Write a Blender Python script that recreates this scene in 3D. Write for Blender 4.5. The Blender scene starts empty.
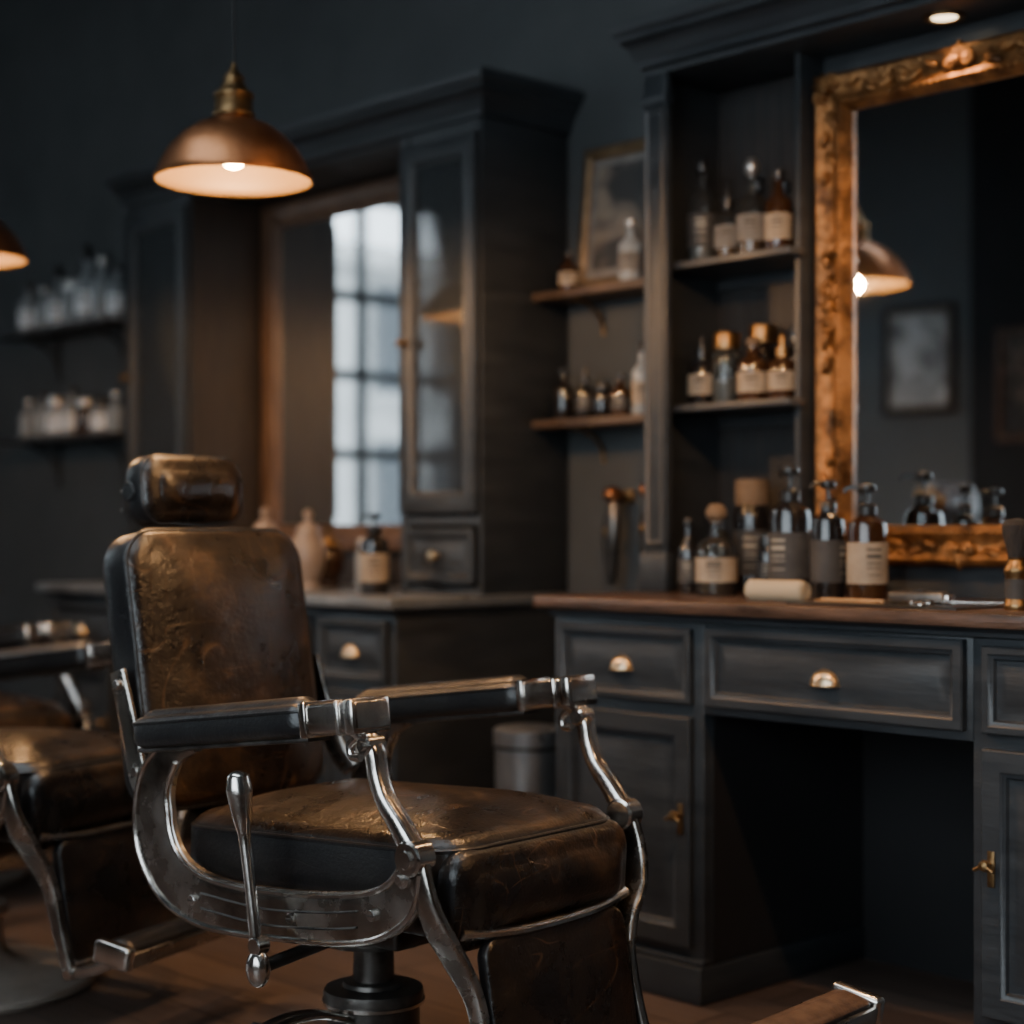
import bpy, bmesh, math, random
from math import sin, cos, pi, radians
from mathutils import Vector, Matrix
random.seed(7)
C = bpy.context.scene.collection

# ------------------------------------------------------------------ materials
def nmat(name, col, rough=.5, metal=0., col2=None, nscale=6., thresh=(.4,.65), bump=0., bscale=60., stretch=(1,1,1),
         rvar=0., spec=.5, emit=None, estr=0., coat=0.):
    m = bpy.data.materials.new(name); m.use_nodes = True
    nt = m.node_tree; N = nt.nodes; L = nt.links
    b = N['Principled BSDF']
    b.inputs['Base Color'].default_value = (*col,1); b.inputs['Roughness'].default_value = rough
    b.inputs['Metallic'].default_value = metal; b.inputs['Specular IOR Level'].default_value = spec
    b.inputs['Coat Weight'].default_value = coat; b.inputs['Coat Roughness'].default_value = .15
    tc = N.new('ShaderNodeTexCoord'); mp = N.new('ShaderNodeMapping'); mp.inputs['Scale'].default_value = stretch
    L.new(tc.outputs['Object'], mp.inputs['Vector'])
    if col2 is not None or rvar:
        n = N.new('ShaderNodeTexNoise'); n.inputs['Scale'].default_value = nscale; n.inputs['Detail'].default_value = 8
        n.inputs['Roughness'].default_value = .62
        L.new(mp.outputs[0], n.inputs['Vector'])
    if col2 is not None:
        r = N.new('ShaderNodeValToRGB'); r.color_ramp.elements[0].position = thresh[0]; r.color_ramp.elements[1].position = thresh[1]
        r.color_ramp.elements[0].color = (*col,1); r.color_ramp.elements[1].color = (*col2,1)
        L.new(n.outputs['Fac'], r.inputs['Fac']); L.new(r.outputs['Color'], b.inputs['Base Color'])
    if rvar:
        mr = N.new('ShaderNodeMapRange'); mr.inputs['From Min'].default_value=.3; mr.inputs['From Max'].default_value=.7
        mr.inputs['To Min'].default_value = max(.02,rough-rvar); mr.inputs['To Max'].default_value = rough+rvar
        L.new(n.outputs['Fac'], mr.inputs['Value']); L.new(mr.outputs[0], b.inputs['Roughness'])
    if bump:
        n2 = N.new('ShaderNodeTexNoise'); n2.inputs['Scale'].default_value = bscale; n2.inputs['Detail'].default_value = 6
        L.new(mp.outputs[0], n2.inputs['Vector'])
        bp = N.new('ShaderNodeBump'); bp.inputs['Strength'].default_value = bump; bp.inputs['Distance'].default_value = .01
        L.new(n2.outputs['Fac'], bp.inputs['Height']); L.new(bp.outputs[0], b.inputs['Normal'])
    if emit:
        b.inputs['Emission Color'].default_value = (*emit,1); b.inputs['Emission Strength'].default_value = estr
    return m

def leather(name, dark, mid, hi, rough=.38, pos=(.36,.52,.68), scale=5., crack=.3, bumps=.25):
    m = bpy.data.materials.new(name); m.use_nodes = True
    nt = m.node_tree; N = nt.nodes; L = nt.links; b = N['Principled BSDF']
    tc = N.new('ShaderNodeTexCoord')
    n = N.new('ShaderNodeTexNoise'); n.inputs['Scale'].default_value=scale; n.inputs['Detail'].default_value=10; n.inputs['Roughness'].default_value=.70
    n.inputs['Distortion'].default_value=.3
    L.new(tc.outputs['Object'], n.inputs['Vector'])
    r = N.new('ShaderNodeValToRGB'); e = r.color_ramp.elements
    e[0].position=pos[0]; e[0].color=(*dark,1); e[1].position=pos[2]; e[1].color=(*hi,1)
    k=e.new(pos[1]); k.color=(*mid,1)
    L.new(n.outputs['Fac'], r.inputs['Fac'])
    def lines(scale,stretch,rot,w,off):
        mp=N.new('ShaderNodeMapping'); mp.inputs['Scale'].default_value=stretch; mp.inputs['Rotation'].default_value=rot; mp.inputs['Location'].default_value=off
        L.new(tc.outputs['Object'],mp.inputs['Vector'])
        q=N.new('ShaderNodeTexNoise'); q.inputs['Scale'].default_value=scale; q.inputs['Detail'].default_value=1.0; L.new(mp.outputs[0],q.inputs['Vector'])
        s=N.new('ShaderNodeMath'); s.operation='SUBTRACT'; s.inputs[1].default_value=.5; L.new(q.outputs['Fac'],s.inputs[0])
        a=N.new('ShaderNodeMath'); a.operation='ABSOLUTE'; L.new(s.outputs[0],a.inputs[0])
        c=N.new('ShaderNodeMapRange'); c.inputs['From Max'].default_value=w; c.inputs['To Min'].default_value=1; c.inputs['To Max'].default_value=0
        L.new(a.outputs[0],c.inputs['Value'])
        q2=N.new('ShaderNodeTexNoise'); q2.inputs['Scale'].default_value=14; q2.inputs['Detail'].default_value=4; mp2=N.new('ShaderNodeMapping'); mp2.inputs['Location'].default_value=(off[0]+3,1,2)
        L.new(tc.outputs['Object'],mp2.inputs[0]); L.new(mp2.outputs[0],q2.inputs['Vector'])
        c2=N.new('ShaderNodeMapRange'); c2.inputs['From Min'].default_value=.46; c2.inputs['From Max'].default_value=.62; L.new(q2.outputs['Fac'],c2.inputs['Value'])
        mu=N.new('ShaderNodeMath'); mu.operation='MULTIPLY'; L.new(c.outputs[0],mu.inputs[0]); L.new(c2.outputs[0],mu.inputs[1]); return mu
    l1=lines(2.2,(1,6,1),(.5,.4,.9),.008,(0,0,0)); l2=lines(2.4,(7,1,1),(-.7,.5,-.3),.008,(5,2,1)); l3=lines(2.6,(1,1,7),(.6,-.8,.3),.008,(2,7,3))
    mx0=N.new('ShaderNodeMath'); mx0.operation='MAXIMUM'; L.new(l1.outputs[0],mx0.inputs[0]); L.new(l2.outputs[0],mx0.inputs[1])
    mxm=N.new('ShaderNodeMath'); mxm.operation='MAXIMUM'; L.new(mx0.outputs[0],mxm.inputs[0]); L.new(l3.outputs[0],mxm.inputs[1])
    mm = N.new('ShaderNodeMixRGB'); mm.blend_type='MIX'; mm.inputs[2].default_value=(*[min(1,c*1.6) for c in hi],1)
    ms = N.new('ShaderNodeMath'); ms.operation='MULTIPLY'; ms.inputs[1].default_value=crack
    L.new(mxm.outputs[0], ms.inputs[0]); L.new(ms.outputs[0], mm.inputs[0]); L.new(r.outputs[0], mm.inputs[1])
    L.new(mm.outputs[0], b.inputs['Base Color'])
    mr = N.new('ShaderNodeMapRange'); mr.inputs['From Min'].default_value=.3; mr.inputs['From Max'].default_value=.7
    mr.inputs['To Min'].default_value=rough-.08; mr.inputs['To Max'].default_value=rough+.12
    L.new(n.outputs['Fac'], mr.inputs['Value']); L.new(mr.outputs[0], b.inputs['Roughness'])
    g = N.new('ShaderNodeTexNoise'); g.inputs['Scale'].default_value=150; g.inputs['Detail'].default_value=3
    L.new(tc.outputs['Object'], g.inputs['Vector'])
    w = N.new('ShaderNodeTexNoise'); w.inputs['Scale'].default_value=9; w.inputs['Detail'].default_value=4
    L.new(tc.outputs['Object'], w.inputs['Vector'])
    a1 = N.new('ShaderNodeMath'); a1.operation='MULTIPLY_ADD'; a1.inputs[1].default_value=5
    L.new(w.outputs['Fac'], a1.inputs[0]); L.new(g.outputs['Fac'], a1.inputs[2])
    a2 = N.new('ShaderNodeMath'); a2.operation='MULTIPLY_ADD'; a2.inputs[1].default_value=-.4
    L.new(mxm.outputs[0], a2.inputs[0]); L.new(a1.outputs[0], a2.inputs[2])
    bp = N.new('ShaderNodeBump'); bp.inputs['Strength'].default_value=bumps; bp.inputs['Distance'].default_value=.006
    L.new(a2.outputs[0], bp.inputs['Height']); L.new(bp.outputs[0], b.inputs['Normal'])
    return m

def glassmat(name, tint=(1,1,1), rough=.02, haze=0., hazecol=(.5,.5,.5), refl=1.0, ior=1.5):
    m = bpy.data.materials.new(name); m.use_nodes=True
    nt=m.node_tree; N=nt.nodes; L=nt.links; N.remove(N['Principled BSDF']); out=N['Material Output']
    t=N.new('ShaderNodeBsdfTransparent'); t.inputs[0].default_value=(*tint,1)
    g=N.new('ShaderNodeBsdfGlossy'); g.inputs['Roughness'].default_value=rough
    g.inputs['Color'].default_value=(refl,refl,refl,1)
    f=N.new('ShaderNodeFresnel'); f.inputs[0].default_value=ior
    mx=N.new('ShaderNodeMixShader'); L.new(f.outputs[0],mx.inputs[0]); L.new(t.outputs[0],mx.inputs[1]); L.new(g.outputs[0],mx.inputs[2])
    last=mx
    if haze:
        d=N.new('ShaderNodeBsdfDiffuse'); d.inputs[0].default_value=(*hazecol,1)
        m2=N.new('ShaderNodeMixShader'); m2.inputs[0].default_value=haze
        L.new(mx.outputs[0],m2.inputs[1]); L.new(d.outputs[0],m2.inputs[2]); last=m2
    L.new(last.outputs[0],out.inputs['Surface'])
    return m

M_wall  = nmat('wall_paint_slate',(.041,.046,.048),.75,col2=(.056,.061,.063),nscale=2.2,bump=.12,bscale=30)
M_wallf = nmat('wall_paint_bluegrey',(.135,.155,.165),.8,col2=(.15,.17,.18),nscale=2,bump=.1,bscale=30)
M_pier  = nmat('pier_black_paint',(.012,.014,.016),.8,col2=(.018,.02,.022),nscale=3)
M_kneeshade  = nmat('kneehole_shade',(.004,.004,.005),.8,col2=(.006,.006,.007),nscale=3)  # near-black: shade of the open kneehole put into its lining colour
M_ceil  = nmat('ceiling_paint',(.05,.056,.06),.85,col2=(.06,.066,.07),nscale=3)
M_cab   = nmat('cabinet_paint',(.019,.0225,.026),.42,col2=(.032,.036,.040),nscale=5,thresh=(.35,.75),bump=.12,bscale=20,stretch=(1,1,6),rvar=.1)
M_cabin = nmat('cabinet_inside',(.017,.016,.016),.6,col2=(.028,.025,.024),nscale=7)
M_brownp= nmat('cabinet_brown_side',(.020,.015,.012),.5,col2=(.033,.024,.018),nscale=5,stretch=(8,8,1),bump=.1,bscale=30)
M_wood  = nmat('counter_wood',(.038,.022,.015),.34,col2=(.11,.060,.037),nscale=5,stretch=(1,10,10),bump=.2,bscale=25,rvar=.1)
M_shelfw= nmat('shelf_wood',(.055,.034,.022),.5,col2=(.11,.066,.042),nscale=6,stretch=(1,10,10),bump=.2,bscale=30)
M_shelfd= nmat('shelf_dark',(.03,.034,.038),.4,col2=(.05,.052,.055),nscale=6,stretch=(1,8,8))
M_slate = nmat('counter_slate',(.10,.11,.118),.35,col2=(.15,.16,.168),nscale=8,rvar=.1)
M_gold  = nmat('gilt_wood',(.06,.026,.010),.42,.75,col2=(.38,.18,.064),nscale=16,thresh=(.34,.66),bump=.5,bscale=70,rvar=.12)
M_pfr   = nmat('picture_frame_gilt',(.13,.085,.045),.45,.5,col2=(.22,.145,.08),nscale=14,bump=.3)
M_mfw   = nmat('walnut_frame',(.085,.045,.026),.42,.0,col2=(.15,.085,.05),nscale=6,stretch=(6,6,1),bump=.2,bscale=40)
M_mirror= nmat('mirror_silver',(.80,.83,.85),.015,1.,rvar=.0)
M_mirold= nmat('mirror_silver_aged',(.74,.76,.77),.04,1.)
M_brass = nmat('brass_pull',(.50,.38,.24),.33,1.,col2=(.62,.49,.33),nscale=30,rvar=.08)
M_brassd= nmat('brass_dark',(.20,.12,.055),.4,1.,col2=(.30,.19,.09),nscale=25)
M_copper= nmat('copper_shade',(.32,.13,.058),.36,.95,col2=(.44,.19,.085),nscale=9,rvar=.08,bump=.08,bscale=30)
M_shadein=nmat('shade_enamel',(.060,.036,.010),.5)
M_bulb  = nmat('bulb_glow',(1,.9,.7),.4,emit=(1,.74,.40),estr=22)
M_spot  = nmat('downlight_glow',(1,.9,.7),.4,emit=(1,.76,.45),estr=5)
M_cord  = nmat('cord_black',(.012,.012,.012),.6,bump=.1)
M_chrome= nmat('chrome_worn',(.46,.43,.40),.20,1.,col2=(.74,.70,.66),nscale=11,thresh=(.3,.6),rvar=.09,bump=.04,bscale=90)
M_cast  = nmat('chrome_cast_tarnished',(.20,.185,.17),.25,1.,col2=(.56,.53,.49),nscale=7,thresh=(.34,.64),rvar=.12,bump=.10,bscale=40)
M_steel = nmat('steel_dark',(.08,.075,.07),.36,.9,col2=(.16,.15,.14),nscale=12,rvar=.1)
M_enam  = nmat('enamel_base',(.32,.28,.24),.35,.3,col2=(.42,.37,.32),nscale=8)
M_lb    = leather('leather_worn_lit',(.009,.007,.006),(.020,.013,.0085),(.092,.050,.024),.29,pos=(.38,.53,.76),crack=.40)  # worn patches, plus warm lamp light painted into the brown fronts
M_lk    = leather('leather_black',(.010,.010,.011),(.015,.0145,.014),(.035,.025,.018),.34,pos=(.4,.62,.85),crack=.15,bumps=.2)
M_amber = nmat('amber_glass',(.028,.012,.005),.10,0,coat=.5,col2=(.045,.019,.008),nscale=8)
M_darkg = nmat('dark_glass',(.009,.008,.008),.09,coat=.5,col2=(.015,.012,.011),nscale=8)
M_clear = glassmat('clear_glass',(.52,.52,.50),.03,.05,(.26,.27,.27))
M_pane  = glassmat('pane_glass',(.93,.95,.96),.01,.02,(.3,.33,.35))
M_doorg = glassmat('cabinet_door_glass',(.80,.83,.84),.02,.05,(.34,.37,.39),ior=2.0)
M_frost = glassmat('frosted_glass',(.6,.64,.66),.12,.40,(.54,.58,.60))
M_liq   = nmat('amber_liquid',(.12,.06,.02),.2,col2=(.17,.085,.03),nscale=10)
M_label = nmat('label_cream',(.25,.195,.14),.7,col2=(.33,.265,.19),nscale=20)
M_labelg= nmat('label_grey',(.12,.11,.10),.7,col2=(.17,.155,.14),nscale=20)
M_labelk= nmat('label_dark',(.030,.028,.027),.7,col2=(.048,.044,.041),nscale=20)
M_ink   = nmat('label_ink',(.06,.05,.04),.7)
M_inkl  = nmat('label_ink_pale',(.26,.24,.20),.7)
M_cap   = nmat('cap_black',(.012,.012,.012),.3)
M_capw  = nmat('cap_silver',(.45,.44,.42),.3,.9)
M_cork  = nmat('cork',(.12,.075,.042),.8,col2=(.155,.10,.058),nscale=60)
M_cer   = nmat('ceramic_cream',(.24,.18,.14),.35,col2=(.29,.225,.18),nscale=10)
M_white = nmat('white_plastic',(.70,.73,.75),.35)
M_towel = nmat('towel_cream',(.46,.37,.25),.9,bump=.6,bscale=300)
M_bris  = nmat('bristle_dark',(.02,.016,.014),.8,bump=.8,bscale=200,stretch=(1,1,.1))
M_wlt   = nmat('light_wood',(.38,.22,.10),.5,col2=(.48,.29,.14),nscale=12,stretch=(1,8,8))
M_bin   = nmat('bin_steel',(.26,.27,.28),.35,.8,col2=(.34,.35,.36),nscale=8,rvar=.1)
M_fac   = nmat('facade_render',(.50,.50,.49),.9,col2=(.62,.62,.61),nscale=1.5)
M_facw  = nmat('facade_windows',(.05,.06,.07),.2)
M_road  = nmat('street_asphalt',(.20,.20,.205),.9,col2=(.26,.26,.265),nscale=4)

def floor_mat():
    m=bpy.data.materials.new('floor_planks'); m.use_nodes=True
    nt=m.node_tree;N=nt.nodes;L=nt.links;b=N['Principled BSDF']
    tc=N.new('ShaderNodeTexCoord')
    br=N.new('ShaderNodeTexBrick'); br.inputs['Scale'].default_value=1; br.inputs['Brick Width'].default_value=1.6
    br.inputs['Row Height'].default_value=.14; br.inputs['Mortar Size'].default_value=.003; br.inputs['Color1'].default_value=(.080,.055,.044,1)
    br.inputs['Color2'].default_value=(.120,.082,.064,1); br.inputs['Mortar'].default_value=(.010,.008,.007,1)
    L.new(tc.outputs['Object'],br.inputs['Vector'])
    mp=N.new('ShaderNodeMapping'); mp.inputs['Scale'].default_value=(1.5,22,1); L.new(tc.outputs['Object'],mp.inputs[0])
    n=N.new('ShaderNodeTexNoise'); n.inputs['Scale'].default_value=2.5; n.inputs['Detail'].default_value=8; L.new(mp.outputs[0],n.inputs['Vector'])
    mx=N.new('ShaderNodeMixRGB'); mx.blend_type='MULTIPLY'; mx.inputs[0].default_value=.6
    L.new(br.outputs['Color'],mx.inputs[1]); L.new(n.outputs['Fac'],mx.inputs[2]); L.new(mx.outputs[0],b.inputs['Base Color'])
    b.inputs['Roughness'].default_value=.42
    bp=N.new('ShaderNodeBump'); bp.inputs['Strength'].default_value=.25; bp.inputs['Distance'].default_value=.004
    L.new(n.outputs['Fac'],bp.inputs['Height']); L.new(bp.outputs[0],b.inputs['Normal'])
    return m
M_floor=floor_mat()

def art_mat(name, base, dark, scale=3.):
    m=bpy.data.materials.new(name); m.use_nodes=True
    nt=m.node_tree;N=nt.nodes;L=nt.links;b=N['Principled BSDF']; b.inputs['Roughness'].default_value=.6
    tc=N.new('ShaderNodeTexCoord'); n=N.new('ShaderNodeTexNoise'); n.inputs['Scale'].default_value=scale; n.inputs['Detail'].default_value=4
    n.inputs['Distortion'].default_value=1.2
    L.new(tc.outputs['Object'],n.inputs['Vector'])
    r=N.new('ShaderNodeValToRGB'); r.color_ramp.elements[0].position=.38; r.color_ramp.elements[1].position=.6
    r.color_ramp.elements[0].color=(*dark,1); r.color_ramp.elements[1].color=(*base,1)
    L.new(n.outputs['Fac'],r.inputs['Fac']); L.new(r.outputs[0],b.inputs['Base Color'])
    return m
M_art1=art_mat('art_print_sepia',(.19,.155,.12),(.03,.03,.03),6)
M_art2=art_mat('art_print_grey',(.72,.74,.74),(.24,.25,.26),5)

# ------------------------------------------------------------------ mesh builder
class MB:
    def __init__(s): s.v=[]; s.f=[]; s.mi=[]; s.mats=[]
    def mid(s,m):
        if m not in s.mats: s.mats.append(m)
        return s.mats.index(m)
    def add(s,vs,fs,mat,M=None):
        o=len(s.v)
        for p in vs:
            p=Vector(p)
            s.v.append(M@p if M else p)
        if isinstance(mat,list):
            ids=[s.mid(m) for m in mat]
        else: ids=[s.mid(mat)]*len(fs)
        for f,i in zip(fs,ids):
            s.f.append([o+k for k in f]); s.mi.append(i)
    def box(s,x0,x1,y0,y1,z0,z1,mat,bev=0.,M=None):
        if x0>x1:x0,x1=x1,x0
        if y0>y1:y0,y1=y1,y0
        if z0>z1:z0,z1=z1,z0
        if not bev:
            vs=[(x,y,z) for x in(x0,x1) for y in(y0,y1) for z in(z0,z1)]
            fs=[(0,1,3,2),(4,6,7,5),(0,4,5,1),(2,3,7,6),(0,2,6,4),(1,5,7,3)]
            s.add(vs,fs,mat,M); return
        bm=bmesh.new(); bmesh.ops.create_cube(bm,size=1)
        for v in bm.verts: v.co=Vector(((x0+x1)/2+v.co.x*(x1-x0),(y0+y1)/2+v.co.y*(y1-y0),(z0+z1)/2+v.co.z*(z1-z0)))
        bmesh.ops.bevel(bm,geom=bm.edges[:],offset=bev,segments=2 if bev<.008 else 4,affect='EDGES',profile=.5)
        bm.verts.index_update()
        s.add([v.co.copy() for v in bm.verts],[[v.index for v in f.verts] for f in bm.faces],mat,M); bm.free()
    def lathe(s,prof,mat,M=None,seg=24,a0=0,a1=2*pi):
        vs=[];fs=[];full=abs(a1-a0-2*pi)<1e-4
        n=seg if full else seg+1
        for r,z in prof:
            r=max(r,.00005)
            for k in range(n):
                a=a0+(a1-a0)*k/seg; vs.append((r*cos(a),r*sin(a),z))
        for i in range(len(prof)-1):
            for k in range(seg):
                k2=(k+1)%n
                fs.append((i*n+k,i*n+k2,(i+1)*n+k2,(i+1)*n+k))
        s.add(vs,fs,mat,M)
    def ell(s,c,r,mat,M=None,seg=14):
        T=Matrix.Translation(c)@Matrix.Diagonal((*r,1)); 
        if M: T=M@T
        s.lathe([(sin(pi*i/seg),-cos(pi*i/seg)) for i in range(seg+1)],mat,T,seg=seg+4)
    def cyl(s,p0,p1,r,mat,M=None,seg=20,bev=None):
        p0=Vector(p0);p1=Vector(p1);d=p1-p0;l=d.length
        q=d.to_track_quat('Z','Y').to_matrix().to_4x4(); T=Matrix.Translation(p0)@q
        if M: T=M@T
        b=bev if bev is not None else min(r,l)*.15
        s.lathe([(0,0),(r-b,0),(r,b),(r,l-b),(r-b,l),(0,l)],mat,T,seg)
    def bar(s,pts,a,b,mat,side=Vector((0,1,0)),M=None,seg=12,ex=1.,smooth=0,closed=False):
        pts=[Vector(p) for p in pts]
        n=len(pts)
        A=a if isinstance(a,list) else [a]*n; B=b if isinstance(b,list) else [b]*n
        if smooth:
            P=[];AA=[];BB=[]
            rng=range(n if closed else n-1)
            for i in rng:
                if closed: p0,p1,p2,p3=pts[(i-1)%n],pts[i],pts[(i+1)%n],pts[(i+2)%n]; i2=(i+1)%n
                else: p0,p1,p2,p3=pts[max(i-1,0)],pts[i],pts[i+1],pts[min(i+2,n-1)]; i2=i+1
                for k in range(smooth):
                    t=k/smooth
                    P.append(.5*((2*p1)+(-p0+p2)*t+(2*p0-5*p1+4*p2-p3)*t*t+(-p0+3*p1-3*p2+p3)*t**3))
                    AA.append(A[i]*(1-t)+A[i2]*t);BB.append(B[i]*(1-t)+B[i2]*t)
            if not closed: P.append(pts[-1]);AA.append(A[-1]);BB.append(B[-1])
            pts,A,B=P,AA,BB;n=len(pts)
        vs=[];fs=[]
        for i,p in enumerate(pts):
            if closed: t=(pts[(i+1)%n]-pts[i-1])
            else: t=(pts[min(i+1,n-1)]-pts[max(i-1,0)])
            t.normalize()
            sd=side-(side.dot(t))*t
            if sd.length<1e-3: sd=Vector((0,0,1)).cross(t)
            sd.normalize(); nn=t.cross(sd)
            for k in range(seg):
                an=2*pi*(k+.5)/seg; c_=cos(an);s_=sin(an)
                c2=math.copysign(abs(c_)**ex,c_);s2=math.copysign(abs(s_)**ex,s_)
                vs.append(p+nn*A[i]*c2+sd*B[i]*s2)
        m=n if closed else n-1
        for i in range(m):
            j=(i+1)%n
            for k in range(seg):
                k2=(k+1)%seg; fs.append((i*seg+k,i*seg+k2,j*seg+k2,j*seg+k))
        if not closed:
            fs.append(tuple(range(seg))[::-1]); fs.append(tuple((n-1)*seg+k for k in range(seg)))
        s.add(vs,fs,mat,M)
    def tube(s,pts,r,mat,M=None,seg=10,smooth=6,closed=False):
        side=Vector((.3,1,.2)).normalized()
        s.bar(pts,r,r,mat,side,M,seg,1.,smooth,closed)
    def pad(s,a,b,R,t,er,puff,mside,mfront,M,piping=None,na=10,pw=2.4):
        mn=min(a,b)
        def ring(d):
            aa=a-d;bb=b-d;rr=R-d*.6; rr=max(rr,min(aa,bb)*.25,.0005); rr=min(rr,aa,bb)
            o=[]
            for q,(sx,sy) in enumerate([(1,1),(-1,1),(-1,-1),(1,-1)]):
                cx=sx*(aa-rr);cy=sy*(bb-rr)
                for k in range(na+1):
                    an=q*pi/2+(pi/2)*k/na
                    o.append((cx+rr*cos(an),cy+rr*sin(an)))
                nx=[(-1,1),(-1,-1),(1,-1),(1,1)][q]
                e0=o[-1]; cx2=nx[0]*(aa-rr);cy2=nx[1]*(bb-rr)
                an=(q+1)*pi/2; e1=(cx2+rr*cos(an),cy2+rr*sin(an))
                for k in range(1,8): o.append((e0[0]+(e1[0]-e0[0])*k/8,e0[1]+(e1[1]-e0[1])*k/8))
            return o
        prof=[(mn*.93,-t/2,0),(er,-t/2,0)]
        for k in range(1,5):
            an=pi/2*k/4; prof.append((er*(1-sin(an)),-t/2+er*(1-cos(an)),0))
        for k in range(1,6):
            an=pi/2*k/5; prof.append((er*(1-cos(an)),t/2-er*(1-sin(an)),0))
        steps=14
        for k in range(1,steps+1):
            q=k/steps; prof.append((er+(mn*.97-er)*q,t/2+puff*(1-(1-q)**pw),1))
        vs=[];fs=[];ms=[];n=None
        for d,h,_ in prof:
            rg=ring(d); n=len(rg); vs+=[(x,y,h) for x,y in rg]
        for i in range(len(prof)-1):
            for k in range(n):
                k2=(k+1)%n; fs.append((i*n+k,i*n+k2,(i+1)*n+k2,(i+1)*n+k)); ms.append(mfront if (prof[i+1][2] or i>=len(prof)-steps-4) else mside)
        fs.append(tuple(range(n))[::-1]); ms.append(mside)
        fs.append(tuple((len(prof)-1)*n+k for k in range(n))); ms.append(mfront)
        s.add(vs,fs,ms,M)
        if piping:
            rg=ring(er*.12); s.bar([(x,y,t/2-er*.6) for x,y in rg],piping,piping,mside,Vector((0,0,1)),M,8,1.,0,True)
    def ringprof(s,x0,x1,z0,z1,prof,mat,cap=True,M=None):
        vs=[];fs=[]
        for d,y in prof: vs+=[(x0+d,y,z0+d),(x1-d,y,z0+d),(x1-d,y,z1-d),(x0+d,y,z1-d)]
        for i in range(len(prof)-1):
            for k in range(4):
                k2=(k+1)%4; fs.append((i*4+k,i*4+k2,(i+1)*4+k2,(i+1)*4+k))
        if cap:
            e=(len(prof)-1)*4; fs.append((e,e+1,e+2,e+3))
        s.add(vs,fs,mat,M)
    def panel(s,x0,x1,z0,z1,yf,mat,fw=.05):
        w=min(x1-x0,z1-z0)
        p=[(0,yf+.022),(0,yf+.003),(.003,yf),(fw-.014,yf),(fw-.010,yf+.004),(fw-.004,yf+.006),(fw,yf+.013),(fw+.008,yf+.014)]
        if w>2*fw+.07: p+=[(fw+.028,yf+.005)]
        s.ringprof(x0,x1,z0,z1,p,mat)
    def cornice(s,x0,x1,yf,yb,prof,mat):
        vs=[];fs=[]
        for p,z in prof: vs+=[(x0-p,yb,z),(x0-p,yf-p,z),(x1+p,yf-p,z),(x1+p,yb,z)]
        for i in range(len(prof)-1):
            for k in range(3): fs.append((i*4+k,i*4+k+1,(i+1)*4+k+1,(i+1)*4+k))
        e=(len(prof)-1)*4; fs.append((e,e+1,e+2,e+3)); fs.append((0,3,2,1))
        s.add(vs,fs,mat)
    def build(s,name,loc=(0,0,0),rot=0,parent=None,ang=38):
        me=bpy.data.meshes.new(name); me.from_pydata([tuple(v) for v in s.v],[],s.f)
        for m in s.mats: me.materials.append(m)
        me.polygons.foreach_set('material_index',s.mi)
        bm=bmesh.new(); bm.from_mesh(me); bmesh.ops.recalc_face_normals(bm,faces=bm.faces[:]); bm.to_mesh(me); bm.free()
        me.polygons.foreach_set('use_smooth',[True]*len(me.polygons))
        me.set_sharp_from_angle(angle=radians(ang)); me.update()
        o=bpy.data.objects.new(name,me); C.objects.link(o); o.location=loc; o.rotation_euler=(0,0,rot)
        if parent: o.parent=parent
        return o
def empty(name,loc=(0,0,0),rot=0):
    e=bpy.data.objects.new(name,None); C.objects.link(e); e.location=loc; e.rotation_euler=(0,0,rot); e.empty_display_size=.1
    return e
def simple(name,*a,**k):
    b=MB(); b.box(*a,**k); return b.build(name)
T=Matrix.Translation

# ------------------------------------------------------------------ room
XL,XR,YF,YB,ZC=-7.6,2.6,-1.4,3.6,3.65
simple('floor',XL-.1,XR+.1,YF-.1,YB+.1,-.1,0,M_floor)
SX0,SX1,SY0,SY1=-7.3,-.9,.35,1.45     # opening for a skylight added as soft top fill
b=MB()
b.box(XL-.1,XR+.1,YF-.1,SY0,ZC,ZC+.1,M_ceil); b.box(XL-.1,XR+.1,SY1,YB+.1,ZC,ZC+.1,M_ceil)
b.box(XL-.1,SX0,SY0,SY1,ZC,ZC+.1,M_ceil); b.box(SX1,XR+.1,SY0,SY1,ZC,ZC+.1,M_ceil)
b.build('ceiling')
simple('wall_back',XL-.1,XR+.1,YB,YB+.1,0,ZC,M_wall)
simple('wall_right',XR,XR+.1,YF,YB,0,ZC,M_wall)
b=MB()   # left wall with window opening
WY0,WY1,WZ0,WZ1=-1.0,1.42,.55,2.98
b.box(XL-.1,XL,YF,WY0,0,ZC,M_wall); b.box(XL-.1,XL,WY1,YB,0,ZC,M_wall); b.box(XL-.1,XL,WY0,WY1,0,WZ0,M_wall); b.box(XL-.1,XL,WY0,WY1,WZ1,ZC,M_wall)
b.build('wall_left')
FX0,FX1,FZ0,FZ1=-2.9,1.6,.75,3.1
GX0,GX1=-7.4,-6.15
b=MB()   # front wall with two unseen window openings added for cool fill
b.box(XL-.1,GX0,YF-.1,YF,0,ZC,M_wallf); b.box(GX1,FX0,YF-.1,YF,0,ZC,M_wallf); b.box(FX1,XR+.1,YF-.1,YF,0,ZC,M_wallf)
for a,c in((FX0,FX1),(GX0,GX1)): b.box(a,c,YF-.1,YF,0,FZ0,M_wallf); b.box(a,c,YF-.1,YF,FZ1,ZC,M_wallf)
b.build('wall_front')
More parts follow.
